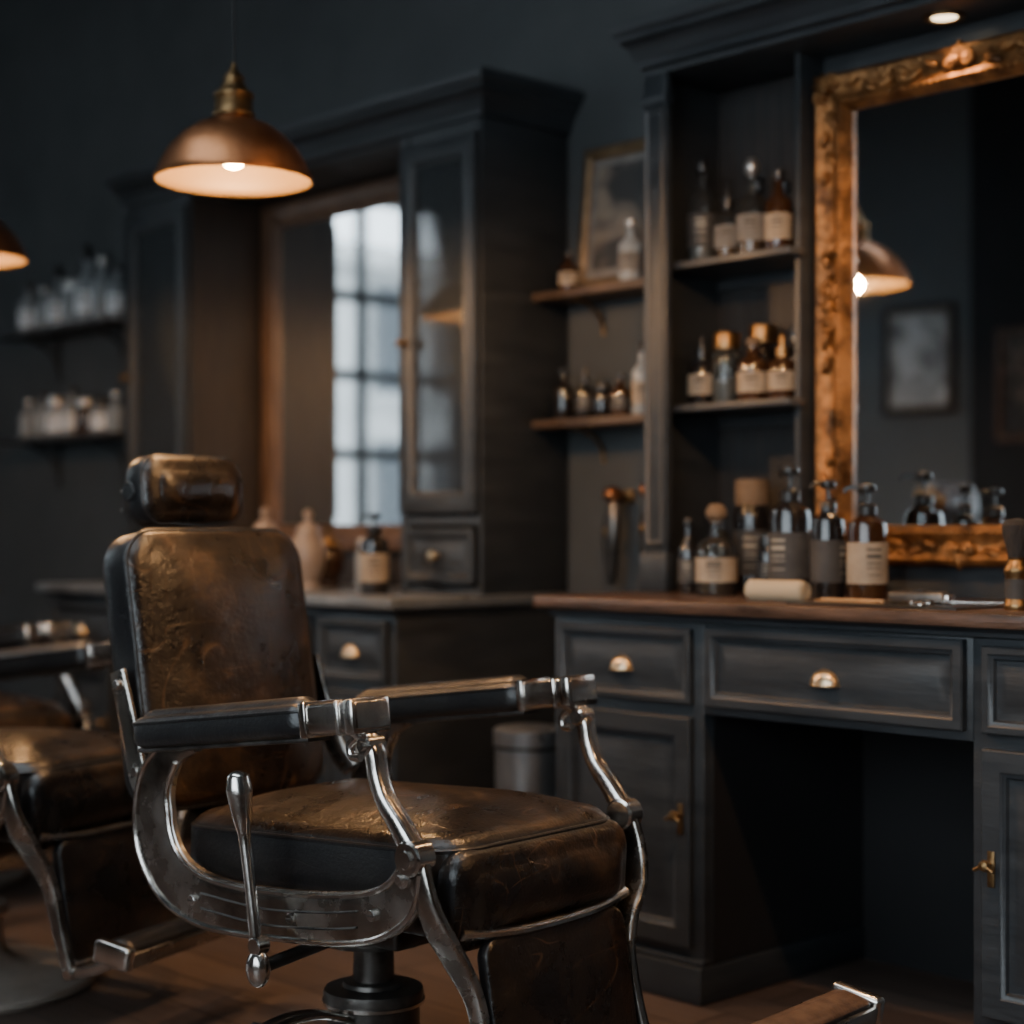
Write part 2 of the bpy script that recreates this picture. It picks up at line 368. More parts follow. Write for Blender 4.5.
def window(name,M,y0,y1,z0,z1,vs,hs,w=.05,hw=.06,fr=.06):
    b=MB(); x=0
    b.box(x-.04,x+.04,y0,y0+fr,z0,z1,M_cab,.004,M); b.box(x-.04,x+.04,y1-fr,y1,z0,z1,M_cab,.004,M)
    b.box(x-.04,x+.04,y0+fr,y1-fr,z0,z0+fr,M_cab,.004,M); b.box(x-.04,x+.04,y0+fr,y1-fr,z1-fr,z1,M_cab,.004,M)
    for v in vs: b.box(x-.03,x+.03,v-w/2,v+w/2,z0+fr,z1-fr,M_cab,0,M)
    for h in hs: b.box(x-.025,x+.025,y0+fr,y1-fr,h-hw/2,h+hw/2,M_cab,0,M)
    b.box(x-.003,x+.003,y0+fr,y1-fr,z0+fr,z1-fr,M_pane,0,M)
    return b.build(name)
window('window_1',T((XL-.05,0,0)),WY0,WY1,WZ0,WZ1,[1.06,.70,.365,.03,-.305,-.64],[2.40,1.95,1.5,1.05],fr=.04)
window('fill_window_2',T((0,YF-.05,0))@Matrix.Rotation(-pi/2,4,'Z'),FX0,FX1,FZ0,FZ1,[-1.8,-.65,.5],[2.3])  # unseen window, added to light the cabinet fronts
window('fill_skylight',Matrix(((0,0,1,0),(0,1,0,0),(-1,0,0,ZC+.05),(0,0,0,1))),SY0,SY1,SX0,SX1,[.9],[-5.7,-4.5,-3.3,-2.1],.03,.04)  # added skylight grid, out of view, lets in cool top fill
window('fill_window_4',T((0,YF-.05,0))@Matrix.Rotation(-pi/2,4,'Z'),GX0,GX1,FZ0,FZ1,[-6.78],[2.3])  # unseen window, added to light the far-left shelves
b=MB(); b.box(-5.03,-3.2,YF,YF+.12,0,ZC,M_pier); b.build('wall_pier')
simple('baseboard_back',XL,-5.6,YB-.02,YB,0,.14,M_cab,.005)
simple('baseboard_front',XL,-5.03,YF,YF+.02,0,.14,M_cab,.005)
simple('trim_ceiling',XL,XR,YB-.06,YB,ZC-.1,ZC,M_cab,.02)
simple('street_ground',-30,-7.75,-14,16,-.3,-.15,M_road)
b=MB(); b.box(-17,-16,-12,9,-.15,4.4,M_fac)
for k in range(13):
    y=-11.2+1.55*k
    for z in(.8,2.7): 
        b.box(-16.0,-15.96,y,y+.8,z,z+1.35,M_facw); b.box(-16.0,-15.9,y-.08,y+.88,z-.12,z,M_fac)
b.box(-16.05,-15.75,-12,9,4.2,4.45,M_fac); b.build('street_facade')

# ------------------------------------------------------------------ vanity counters
def cuppull(b,x,y,z,w=.04):
    b.box(x-w,x+w,y-.004,y,z-.012,z+.022,M_brass,.0015)
    vs=[];fs=[];n=12;m=7
    for i in range(m+1):
        ph=pi/2*i/m
        for k in range(n+1):
            th=pi*k/n
            vs.append((x-cos(th)*w*cos(ph)*.95+0, y-.003-.028*sin(th)*cos(ph), z-.014+.034*sin(ph)))
    for i in range(m):
        for k in range(n): fs.append((i*(n+1)+k,i*(n+1)+k+1,(i+1)*(n+1)+k+1,(i+1)*(n+1)+k))
    b.add(vs,fs,M_brass)
    b.tube([(x-w*.95,y-.003,z-.014),(x-w*.6,y-.024,z-.014),(x,y-.032,z-.014),(x+w*.6,y-.024,z-.014),(x+w*.95,y-.003,z-.014)],.003,M_brass)
def knob(b,x,y,z,r=.014,m=None):
    b.lathe([(0,0),(.010,0),(.010,.003),(.004,.005),(.004,.014),(r*.7,.017),(r,.024),(r*.8,.031),(0,.034)],m or M_brass,T((x,y,z))@Matrix.Rotation(pi/2,4,'X'),16)
def vanity(name,x0,x1,zt,wl,wr,topmat):
    yf=2.95; b=MB(); zb=zt-.03
    for a,c in((x0,x0+wl),(x1-wr,x1)):
        b.box(a,c,yf,3.58,.07,zb,M_cab,.003)
        b.box(a-.008,c+.008,yf-.022,3.585,0,.085,M_cab,.006)
        b.box(a-.004,c+.004,yf-.012,yf+.02,.085,.10,M_cab,.004)
        b.panel(a+.028,c-.028,zb-.205,zb-.035,yf-.020,M_cab,.028)
        b.panel(a+.028,c-.028,.125,zb-.235,yf-.020,M_cab,.055)
        cuppull(b,(a+c)/2,yf-.008,zb-.122,.036)
        kx=c-.052 if a==x0 else a+.052
        b.box(kx-.008,kx+.008,yf-.024,yf-.019,.38,.45,M_brassd,.002)
        knob(b,kx,yf-.022,.425,.012,M_brassd)
        b.tube([(kx-.02,yf-.05,.415),(kx,yf-.05,.425),(kx+.02,yf-.05,.415)],.004,M_brassd)
    a,c=x0+wl,x1-wr
    b.box(a,c,yf,3.58,zb-.225,zb,M_cab,.002)
    b.panel(a+.014,c-.014,zb-.205,zb-.025,yf-.020,M_cab,.034)
    cuppull(b,(a+c)/2,yf-.008,zb-.122,.040)
    b.box(a,c,3.56,3.58,.0,zb-.225,M_kneeshade)
    b.box(a+.0002,a+.003,yf+.03,3.56,.09,zb-.225,M_kneeshade); b.box(c-.003,c-.0002,yf+.03,3.56,.09,zb-.225,M_kneeshade)  # thin dark linings carry the painted kneehole shade
    b.cornice(x0,x1,yf,3.59,[(.0,zb-.022),(.010,zb-.018),(.012,zb-.010),(.024,zb-.001)],M_cab)
    b.box(x0-.035,x1+.035,2.905,3.595,zb,zt,topmat,.007)
    return b.build(name)
ZT=.91; ZL=.885
vanity('vanity_counter',-2.955,-1.32,ZT,.475,.475,M_wood)
vanity('vanity_counter',-5.47,-3.565,ZL,.46,.36,M_slate)

# ------------------------------------------------------------------ hutches
CORN=lambda z:[(0,z),(.012,z+.004),(.012,z+.022),(.020,z+.030),(.026,z+.048),(.044,z+.070),(.050,z+.072),(.050,z+.084),(.060,z+.090),(.066,z+.10),(.066,z+.118)]
def tower(b,x0,x1,z0,drawer=True):
    yf=3.25; yb=3.59
    b.box(x0,x0+.02,yf,yb,z0,2.24,M_cab); b.box(x1-.02,x1,yf,yb,z0,2.24,M_cab,.002)
    b.box(x0+.02,x1-.02,yb-.012,yb,z0,2.24,M_cabin)
    b.box(x0+.02,x1-.02,yf,yb-.012,z0,z0+.02,M_cab); b.box(x0+.02,x1-.02,yf,yb-.012,2.2,2.24,M_cab)
    b.box(x0+.02,x1-.02,yf,yb-.012,z0+.20,z0+.225,M_cab)
    b.panel(x0+.028,x1-.028,z0+.03,z0+.19,yf-.018,M_cab,.03)
    b.box(x0+.02,x0+.04,yf-.004,yf+.01,z0,2.24,M_cab)
    for z in(1.42,1.74,2.0): b.box(x0+.02,x1-.02,yf+.05,yb-.012,z,z+.014,M_cabin)
    fw=.062
    dz0,dz1=z0+.235,2.20
    b.ringprof(x0+.012,x1-.012,dz0,dz1,[(0,yf+.02),(0,yf-.018),(.004,yf-.020),(fw-.012,yf-.020),(fw-.004,yf-.012),(fw,yf-.010),(fw,yf+.02)],M_cab,cap=False)
    b.box(x0+fw+.004,x1-fw-.004,yf-.002,yf+.001,dz0+fw-.01,dz1-fw+.01,M_doorg)
    knob(b,x0+.045,yf-.02,1.62,.013,M_brassd)
    knob(b,(x0+x1)/2,yf-.014,z0+.11,.018,M_brass)
b=MB(); z0=ZL
tower(b,-3.905,-3.545,z0); tower(b,-5.465,-5.045,z0)
b.box(-5.045,-3.905,3.27,3.58,2.232,2.25,M_cab)
b.box(-5.045,-3.905,3.575,3.59,z0,2.23,M_brownp)
b.box(-5.0449,-5.040,3.255,3.575,z0,2.23,M_brownp)
b.cornice(-5.465,-3.545,3.25,3.595,CORN(2.24),M_cab)
b.build('hutch_cabinet')
b=MB()
prof=[(0,3.574),(0,3.545),(.006,3.535),(.025,3.53),(.05,3.54),(.07,3.552),(.075,3.556),(.085,3.556),(.089,3.566)]
b.ringprof(-5.035,-3.915,1.0,2.228,prof,M_mfw,cap=False)
b.box(-4.950,-4.0,3.564,3.572,1.085,2.143,M_mirold)
b.build('wall_mirror')

# right hutch
b=MB(); xa,xb=-2.975,-1.285
b.box(xa,xa+.02,3.32,3.59,ZT,2.25,M_cab); b.box(xb-.02,xb,3.32,3.59,ZT,2.25,M_cab)
for (s0,s1) in((xa,xa+.080),(xb-.080,xb)):
    b.box(s0,s1,3.295,3.32,ZT,2.25,M_cab,.004)
    b.panel(s0+.008,s1-.008,ZT+.12,2.16,3.288,M_cab,.018)
    b.box(s0-.006,s1+.006,3.284,3.325,ZT,ZT+.10,M_cab,.005)
    b.box(s0-.004,s1+.004,3.286,3.325,2.17,2.20,M_cab,.004)
b.box(xa+.02,xb-.02,3.578,3.592,ZT,2.25,M_cabin)
for dx in(-2.560,-1.710): b.box(dx-.008,dx+.008,3.40,3.578,ZT,2.25,M_cab,.002)
b.box(-2.552,-1.718,3.50,3.515,ZT,2.25,M_cab)
for k in range(9):
    x=-2.93+.045*k; b.box(x-.0015,x+.0015,3.5765,3.578,ZT,2.25,M_cab)
for z in(1.745,1.375):
    b.box(xa+.0205,-2.535,3.335,3.399,z,z+.018,M_shelfd,.003); b.box(xa+.0205,-2.5685,3.399,3.577,z,z+.018,M_shelfd)
    b.box(-1.7015,xb-.0205,3.335,3.577,z,z+.018,M_shelfd,.003)
    b.box(xa+.0205,-2.5685,3.565,3.577,z-.03,z,M_shelfd,.002)
b.box(xa,xb,3.30,3.59,2.25,2.275,M_cab,.002)
b.cornice(xa,xb,3.295,3.595,CORN(2.265),M_cab)
b.build('hutch_cabinet')
b=MB(); b.lathe([(.048,-.004),(.048,0),(.033,0),(.033,-.003),(.040,-.006),(.048,-.004)],M_brassd,T((-2.15,3.41,2.2485)),24)
b.lathe([(0,-.001),(.030,-.001)],M_spot,T((-2.15,3.41,2.2485)),24); b.build('recessed_downlight')

# ornate gilt mirror
b=MB(); fx0,fx1,fz0,fz1=-2.548,-1.722,.985,2.195
prof=[(0,3.499),(0,3.462),(.005,3.448),(.016,3.440),(.025,3.445),(.032,3.458),(.046,3.464),(.058,3.458),(.068,3.446),(.077,3.442),(.084,3.448),(.088,3.462),(.093,3.466),(.097,3.478),(.097,3.486)]
b.ringprof(fx0,fx1,fz0,fz1,prof,M_gold,cap=False)
def leaf(cx,cz,ang,l,w,h=.012,y=3.452):
    R=T((cx,y,cz))@Matrix.Rotation(-ang,4,'Y'); b.ell((l/2,0,0),(l/2,h,w),M_gold,R,8)
def scroll(cx,cz,r,d=1,a=0,y=3.446):
    pts=[]
    for k in range(20):
        q=k/19; an=a+d*q*2*pi*1.35; rr=r*(1-.75*q); pts.append((cx+rr*cos(an),y-.004*q,cz+rr*sin(an)))
    b.tube(pts,.0065,M_gold,seg=8,smooth=0); b.ell((cx,y-.004,cz),(.009,.009,.009),M_gold,None,8)
def ornament(cx,cz,base,s=1.):
    for k in range(-3,4):
        leaf(cx,cz,base+k*.42,(.085-.010*abs(k))*s,.013*s,.014)
    scroll(cx+.035*s*cos(base+1.5),cz+.035*s*sin(base+1.5),.028*s,1,base)
    scroll(cx+.035*s*cos(base-1.5),cz+.035*s*sin(base-1.5),.028*s,-1,base)
    b.ell((cx,3.444,cz),(.02*s,.018,.02*s),M_gold,None,10)
for cx,cz,an in((fx0+.042,fz0+.042,pi/4),(fx1-.042,fz0+.042,3*pi/4),(fx0+.042,fz1-.042,-pi/4),(fx1-.042,fz1-.042,-3*pi/4)):
    ornament(cx,cz,an+pi,.68)
    for dd in(-pi/4,pi/4):
        for j in range(1,5):
            a2=an+dd; leaf(cx+.05*j*cos(a2),cz+.05*j*sin(a2),a2+(.5 if j%2 else -.5),.06-.006*j,.012)
for fx in(fx0+.046,fx1-.046):
    z=1.62
    for sg in(1,-1):
        scroll(fx,z+sg*.04,.027,sg,-pi/2*sg)
        for j in range(3): leaf(fx,z+sg*(.06+.03*j),sg*pi/2+(.35 if j%2 else -.35),.05,.011)
    b.ell((fx,3.448,z),(.022,.018,.018),M_gold,None,10)
cxm=(fx0+fx1)/2
for cz,sg in((fz1-.042,1),(fz0+.042,-1)):
    ornament(cxm,cz,pi/2*sg,.6)
    for sg2 in(1,-1):
        for j in range(4): leaf(cxm+sg2*(.06+.04*j),cz,(0 if sg2>0 else pi)+(.4 if j%2 else -.4),.055,.011)
def bead(x0,z0,x1,z1,n):
    for k in range(n+1):
        q=k/n; b.ell((x0+(x1-x0)*q,3.444,z0+(z1-z0)*q),(.0055,.006,.0055),M_gold,None,5)
bd=.079
bead(fx0+bd,fz0+bd,fx0+bd,fz1-bd,60); bead(fx1-bd,fz0+bd,fx1-bd,fz1-bd,60); bead(fx0+bd,fz0+bd,fx1-bd,fz0+bd,36); bead(fx0+bd,fz1-bd,fx1-bd,fz1-bd,36)
b.box(fx0+.09,fx1-.09,3.480,3.486,fz0+.09,fz1-.09,M_mirror)
b.build('gilt_mirror',ang=50)

# ------------------------------------------------------------------ open wall shelves
for z in(1.745,1.375):
    b=MB(); b.box(-3.543,-2.978,3.44,3.598,z-.012,z+.012,M_shelfw,.003)
    for x in(-3.40,-3.10): b.tube([(x,3.596,z-.11),(x,3.58,z-.06),(x,3.52,z-.02),(x,3.47,z-.013)],.006,M_brassd)
    b.build('wall_shelf')
for z in(1.90,1.455):
    b=MB(); b.box(-6.80,-5.90,3.40,3.598,z-.02,z,M_shelfd,.003)
    for x in(-6.6,-6.05):
        b.tube([(x,3.596,z-.17),(x,3.56,z-.08),(x,3.49,z-.04),(x,3.45,z-.022)],.008,M_cab); b.box(x-.012,x+.012,3.588,3.599,z-.2,z-.02,M_cab)
    b.build('wall_shelf')

# ------------------------------------------------------------------ bottles
def bottle(loc,h,r,kind='tall',glass=None,cap=None,label=None,name=None,rot=0):
    g=glass or M_clear; c=cap or M_cap; b=MB()
    if kind=='tall':
        P=[(0,0),(r*.9,0),(r,.008),(r,h*.56),(r*.93,h*.62),(r*.5,h*.70),(r*.34,h*.75),(r*.32,h*.86),(r*.40,h*.865),(r*.40,h*.88),(0,h*.88)]
        b.lathe(P,g); b.lathe([(0,h*.87),(r*.34,h*.87),(r*.44,h*.90),(r*.44,h*.985),(r*.36,h),(0,h)],c,seg=16); top=h*.54
    elif kind=='dropper':
        P=[(0,0),(r*.92,0),(r,.006),(r,h*.52),(r*.85,h*.59),(r*.38,h*.63),(r*.36,h*.66),(0,h*.66)]
        b.lathe(P,g); b.lathe([(0,h*.65),(r*.46,h*.65),(r*.46,h*.78),(r*.25,h*.80),(r*.22,h*.95),(r*.12,h),(0,h)],c,seg=16); top=h*.50
    elif kind=='pump':
        P=[(0,0),(r*.93,0),(r,.008),(r,h*.60),(r*.92,h*.665),(r*.5,h*.71),(r*.40,h*.73),(r*.40,h*.75),(0,h*.75)]
        b.lathe(P,g)
        b.lathe([(0,h*.73),(r*.48,h*.73),(r*.50,h*.80),(r*.40,h*.82),(r*.12,h*.83),(r*.12,h*.93),(0,h*.93)],c,seg=16)
        b.lathe([(0,h*.925),(r*.40,h*.925),(r*.46,h*.945),(r*.42,h*.985),(0,h)],c,seg=16)
        b.bar([(0,0,h*.96),(-r*.7,0,h*.965),(-r*1.05,0,h*.955),(-r*1.15,0,h*.925)],r*.12,r*.13,c,smooth=3,seg=8); top=h*.58
    elif kind=='jar':
        P=[(0,0),(r*.9,0),(r,.006),(r,h*.68),(r*.9,h*.74),(r*.82,h*.76),(r*.82,h*.78),(0,h*.78)]
        b.lathe(P,g); b.lathe([(0,h*.77),(r*.9,h*.77),(r*.92,h*.80),(r*.92,h*.96),(r*.85,h),(0,h)],c,seg=24); top=h*.64
    elif kind=='ball':
        P=[(0,0),(r*.7,0),(r*.72,.01),(r*.55,.02),(r*.9,h*.25),(r,h*.45),(r*.85,h*.62),(r*.6,h*.68),(0,h*.68)]
        b.lathe(P,g); b.lathe([(0,h*.67),(r*.68,h*.67),(r*.70,h*.71),(r*.5,h*.80),(r*.18,h*.84),(r*.15,h*.87),(r*.26,h*.91),(r*.28,h*.95),(r*.15,h*.99),(0,h)],c,seg=20); top=0
    elif kind=='decanter':
        P=[(0,0),(r*.95,0),(r,.008),(r*.98,h*.50),(r*.80,h*.58),(r*.34,h*.64),(r*.28,h*.76),(r*.42,h*.775),(r*.42,h*.79),(0,h*.79)]
        b.lathe(P,g); b.lathe([(0,h*.78),(r*.24,h*.78),(r*.28,h*.81),(r*.50,h*.86),(r*.52,h*.92),(r*.34,h*.985),(0,h)],c,seg=16); top=h*.48
    if g in(M_clear,M_frost) and kind!='ball':
        lv=top*random.choice([.55,.8,.35]); b.lathe([(0,.006),(r*.86,.006),(r*.88,lv),(0,lv)],random.choice([M_liq,M_labelg,M_frost]) ,seg=20)
    if label and top:
        e=.0009; l0=h*.15; l1=top*.86
        b.lathe([(r,l0),(r+e,l0),(r+e,l1),(r,l1)],label)
        ink=M_inkl if label is M_labelk else M_ink
        for q,t_ in((.80,.005),(.62,.008),(.48,.003),(.38,.002),(.2,.002)):
            zz=l0+(l1-l0)*q
            b.lathe([(r+e,zz),(r+e*1.8,zz),(r+e*1.8,zz+t_*h/.25),(r+e,zz+t_*h/.25)],ink,seg=8,a0=-pi/2-.32+.5,a1=-pi/2+.42+.5)
    nm=name or {'tall':'glass_bottle','dropper':'dropper_bottle','pump':'pump_bottle','jar':'lidded_jar','ball':'apothecary_jar','decanter':'glass_decanter'}[kind]
    return b.build(nm,loc,rot)
zc=ZT
bottle((-2.80,3.27,zc),.19,.026,'tall',M_darkg,M_cap,M_labelk)
bottle((-2.762,3.36,zc),.21,.026,'tall',M_darkg,M_cap)
bottle((-2.668,3.22,zc),.225,.050,'decanter',M_clear,M_cork,M_label)
bottle((-2.74,3.45,zc),.29,.048,'jar',M_darkg,M_cork,M_labelk)
bottle((-2.595,3.33,zc),.15,.028,'jar',M_darkg,M_cap,M_labelk)
bottle((-2.54,3.42,zc),.17,.030,'dropper',M_amber,M_cap,None)
bottle((-2.43,3.20,zc),.31,.050,'pump',M_darkg,M_cap,M_labelk,rot=-.5)
bottle((-2.315,3.19,zc),.275,.039,'pump',M_darkg,M_cap,M_labelk,rot=1.2)
bottle((-2.222,3.21,zc),.265,.045,'pump',M_amber,M_cap,M_label,rot=.4)
bottle((-2.50,3.33,zc),.14,.038,'jar',M_amber,M_brassd)
z1=1.763;z2=1.393
for x,h,r,k,g,c,l in((-2.880,.275,.038,'tall',M_clear,M_cap,M_labelk),(-2.797,.205,.034,'dropper',M_clear,M_cap,M_labelg),(-2.717,.255,.040,'decanter',M_clear,M_capw,M_labelg),(-2.632,.21,.035,'tall',M_amber,M_cap,M_label)):
    bottle((x,3.42,z1),h,r,k,g,c,l)
bottle((-2.765,3.51,z1),.22,.03,'tall',M_darkg,M_cap,None); bottle((-2.68,3.51,z1),.2,.03,'tall',M_clear,M_cap,None)
for x,h,r,k,g,c,l in((-2.882,.19,.037,'dropper',M_darkg,M_cap,M_label),(-2.800,.185,.038,'jar',M_clear,M_brassd,None),(-2.712,.165,.042,'tall',M_amber,M_cork,M_label),(-2.620,.17,.036,'dropper',M_amber,M_brassd,M_label)):
    bottle((x,3.42,z2),h,r,k,g,c,l)
bottle((-2.76,3.52,z2),.21,.040,'jar',M_darkg,M_brassd,None); bottle((-2.66,3.52,z2),.20,.028,'tall',M_darkg,M_cap,None)
for x in(-1.62,-1.53,-1.42): bottle((x,3.44,z1),.22,.03,'tall',M_clear,M_cap,M_label); bottle((x,3.44,z2),.17,.032,'dropper',M_amber,M_cap,M_label)
g1=1.757; g2=1.387
bottle((-3.44,3.49,g1),.115,.030,'tall',M_amber,M_cap,M_label)
bottle((-3.185,3.475,g1),.17,.034,'tall',M_frost,M_capw,M_labelg); bottle((-3.10,3.475,g1),.12,.03,'jar',M_amber,M_cap,None)
for x,h,r,g,l,k in((-3.47,.15,.030,M_darkg,None,'tall'),(-3.385,.155,.028,M_darkg,M_labelk,'dropper'),(-3.315,.10,.026,M_darkg,None,'jar'),(-3.245,.12,.030,M_amber,M_labelk,'tall'),(-3.165,.20,.028,M_frost,M_label,'tall'),(-3.095,.16,.030,M_frost,M_label,'tall'),(-3.025,.15,.03,M_amber,M_label,'tall')):
    bottle((x,3.50,g2),h,r,k,g,M_cap,l)
for i,(x,h,r,k) in enumerate(((-6.68,.22,.045,'tall'),(-6.55,.19,.040,'tall'),(-6.43,.27,.045,'decanter'),(-6.31,.20,.045,'jar'),(-6.19,.33,.05,'decanter'),(-6.07,.26,.045,'tall'),(-5.96,.22,.04,'tall'))):
    bottle((x,3.50,1.90),h,r,k,M_frost,M_capw if i%2 else M_cap,M_white if i%2==0 else None)
for i,(x,h,r,k) in enumerate(((-6.68,.17,.042,'tall'),(-6.56,.19,.038,'tall'),(-6.44,.17,.045,'jar'),(-6.32,.20,.045,'tall'),(-6.20,.15,.045,'jar'),(-6.08,.14,.045,'jar'),(-5.97,.16,.04,'tall'))):
    bottle((x,3.50,1.455),h,r,k,(M_amber if i in(4,) else M_frost),M_cap if i%2 else M_capw,M_white if i in(2,3,5) else None)
for x0 in(-3.83,-3.74,-3.65):
    for z,h in((1.434,.2),(1.754,.16),(2.014,.14)):
        bottle((x0+random.uniform(-.01,.01),3.44,z),h*random.uniform(.75,1.05),.030,random.choice(['tall','jar','dropper']),random.choice([M_amber,M_clear,M_frost]),M_cap,random.choice([None,M_label]))
bottle((-3.80,3.42,1.11),.20,.035,'tall',M_amber,M_cap,M_label); bottle((-3.68,3.42,1.11),.14,.04,'jar',M_frost,M_capw,M_white)
for x0 in(-5.36,-5.25,-5.15):
    for z,h in((1.434,.2),(1.754,.17),(2.014,.14)):
        bottle((x0,3.44,z),h*random.uniform(.75,1.05),.034,random.choice(['tall','jar']),random.choice([M_amber,M_frost,M_frost]),M_cap,random.choice([None,M_white]))
bottle((-3.845,3.10,ZL),.235,.042,'pump',M_darkg,M_cap,M_label,rot=.3)
bottle((-4.53,3.2,ZL),.26,.058,'ball',M_cer,M_cer); bottle((-4.30,3.2,ZL),.25,.056,'ball',M_cer,M_cer); bottle((-4.40,3.36,ZL),.2,.05,'ball',M_amber,M_brassd)
bottle((-4.15,3.32,ZL),.16,.04,'jar',M_frost,M_capw,None)

b=MB(); b.cyl((-2.43,3.045,zc+.024),(-2.29,3.07,zc+.024),.024,M_towel,bev=.006)
for k in range(3):
    b.lathe([(.004+.006*k,.0),(.006+.006*k,.0015),(.008+.006*k,.0)],M_towel,T((-2.2885,3.0703,zc+.024))@Matrix.Rotation(pi/2,4,'Y'),16)
b.build('rolled_towel')
b=MB(); b.box(-2.26,-1.84,2.96,3.14,zc,zc+.004,M_cap,.0015); b.build('counter_mat')
b=MB(); zt=zc+.0045
b.box(-2.20,-2.04,3.00,3.012,zt,zt+.010,M_wlt,.003)
for k in range(30): b.box(-2.196+.0052*k,-2.194+.0052*k,2.978,3.001,zt+.002,zt+.007,M_wlt)
b.build('wooden_comb')
def scissors(x,y,rot):
    b=MB()
    for s in(1,-1):
        R=Matrix.Rotation(.16*s,4,'Z'); z=.004+.003*(s>0)
        b.bar([(0,0,z),(.05,0,z),(.10,.0,z)],[.006,.005,.001],.0014,M_chrome,Vector((0,0,1)),R,8)
        b.bar([(0,0,z),(-.04,0,z)],.003,.002,M_chrome,Vector((0,0,1)),R,8)
        b.bar([(-.055+.016*cos(a),.016*sin(a)*.8,z) for a in[2*pi*k/16 for k in range(16)]],.003,.003,M_chrome,Vector((0,0,1)),R,8,1,0,True)
    b.cyl((0,0,.001),(0,0,.010),.004,M_chrome)
    return b.build('barber_scissors',(x,y,zt),rot)
scissors(-1.98,3.02,2.6); scissors(-1.92,3.08,.2)
b=MB(); b.box(0,.13,-.018,.018,0,.026,M_steel,.009); b.box(.125,.142,-.018,.018,.004,.020,M_chrome,.002); b.box(.02,.08,-.010,.010,.025,.029,M_cap,.0015); b.build('hair_clipper',(-2.08,3.09,zt),.1)
b=MB()
b.lathe([(0,0),(.024,0),(.026,.004),(.026,.012),(.023,.016),(.023,.070),(.026,.074),(.026,.082),(.019,.094),(.017,.10),(.019,.105)],M_brassd)
b.lathe([(.0235,.022),(.0237,.022),(.0237,.062),(.0235,.062)],M_labelk)
b.lathe([(.017,.10),(.020,.12),(.029,.155),(.030,.17),(.022,.18),(0,.184)],M_bris)
b.build('shaving_brush',(-1.775,3.08,zc))
def dryer(x,z):
    b=MB(); y=3.53
    b.box(x-.02,x+.02,3.585,3.599,z-.02,z+.02,M_brassd,.004); b.tube([(x,3.59,z),(x,3.55,z-.005),(x,3.52,z+.012)],.005,M_brassd)
    b.bar([(x,y,z-.0),(x+.01,y-.01,z-.07),(x+.005,y-.01,z-.15),(x-.01,y,z-.25)],[.018,.022,.020,.014],[.016,.02,.018,.012],M_steel,smooth=5)
    b.ell((x+.004,y-.01,z+.005),(.028,.03,.024),M_copper); b.ell((x-.006,y-.005,z-.10),(.026,.024,.02),M_brassd)
    b.tube([(x-.01,y,z-.24),(x-.03,y,z-.20),(x-.045,y,z-.1),(x-.03,y+.02,z-.03),(x-.01,3.58,z-.01)],.004,M_cord)
    b.build('hanging_clipper')
dryer(-3.30,1.165); dryer(-3.16,1.175)

# framed pictures
b=MB(); tl=Matrix.Rotation(-.10,4,'X')
M_=T((-3.27,3.525,g1))@tl
b.ringprof(-.18,.18,0,.42,[(0,.018),(0,0),(.006,-.006),(.022,-.008),(.034,0),(.036,.006)],M_pfr,False,M_)
b.box(-.15,.15,.006,.012,.03,.39,M_labelg,0,M_); b.box(-.12,.12,.003,.006,.06,.36,M_art1,0,M_)
o=b.build('framed_print')
b=MB(); b.ringprof(-5.665,-5.20,1.73,2.35,[(0,YF),(0,YF+.03),(.02,YF+.035),(.03,YF+.02)],M_cab,False); b.box(-5.64,-5.225,YF+.001,YF+.016,1.755,2.325,M_label); b.box(-5.62,-5.245,YF+.016,YF+.018,1.78,2.30,M_art2); b.build('framed_print')
yp=YF+.12
b=MB(); b.ringprof(-4.86,-4.45,1.55,2.15,[(0,yp),(0,yp+.03),(.02,yp+.035),(.03,yp+.02)],M_mfw,False); b.box(-4.84,-4.47,yp+.001,yp+.018,1.57,2.13,M_art1); b.build('framed_print')

b=MB(); b.lathe([(0,0),(.085,0),(.088,.006),(.092,.50),(.096,.505),(.096,.545),(.090,.55),(.06,.555),(0,.557)],M_bin,seg=36)
b.lathe([(.0925,.50),(.0965,.498),(.0965,.506),(.0925,.505)],M_cap,seg=36); b.build('waste_bin',(-3.22,3.12,0))

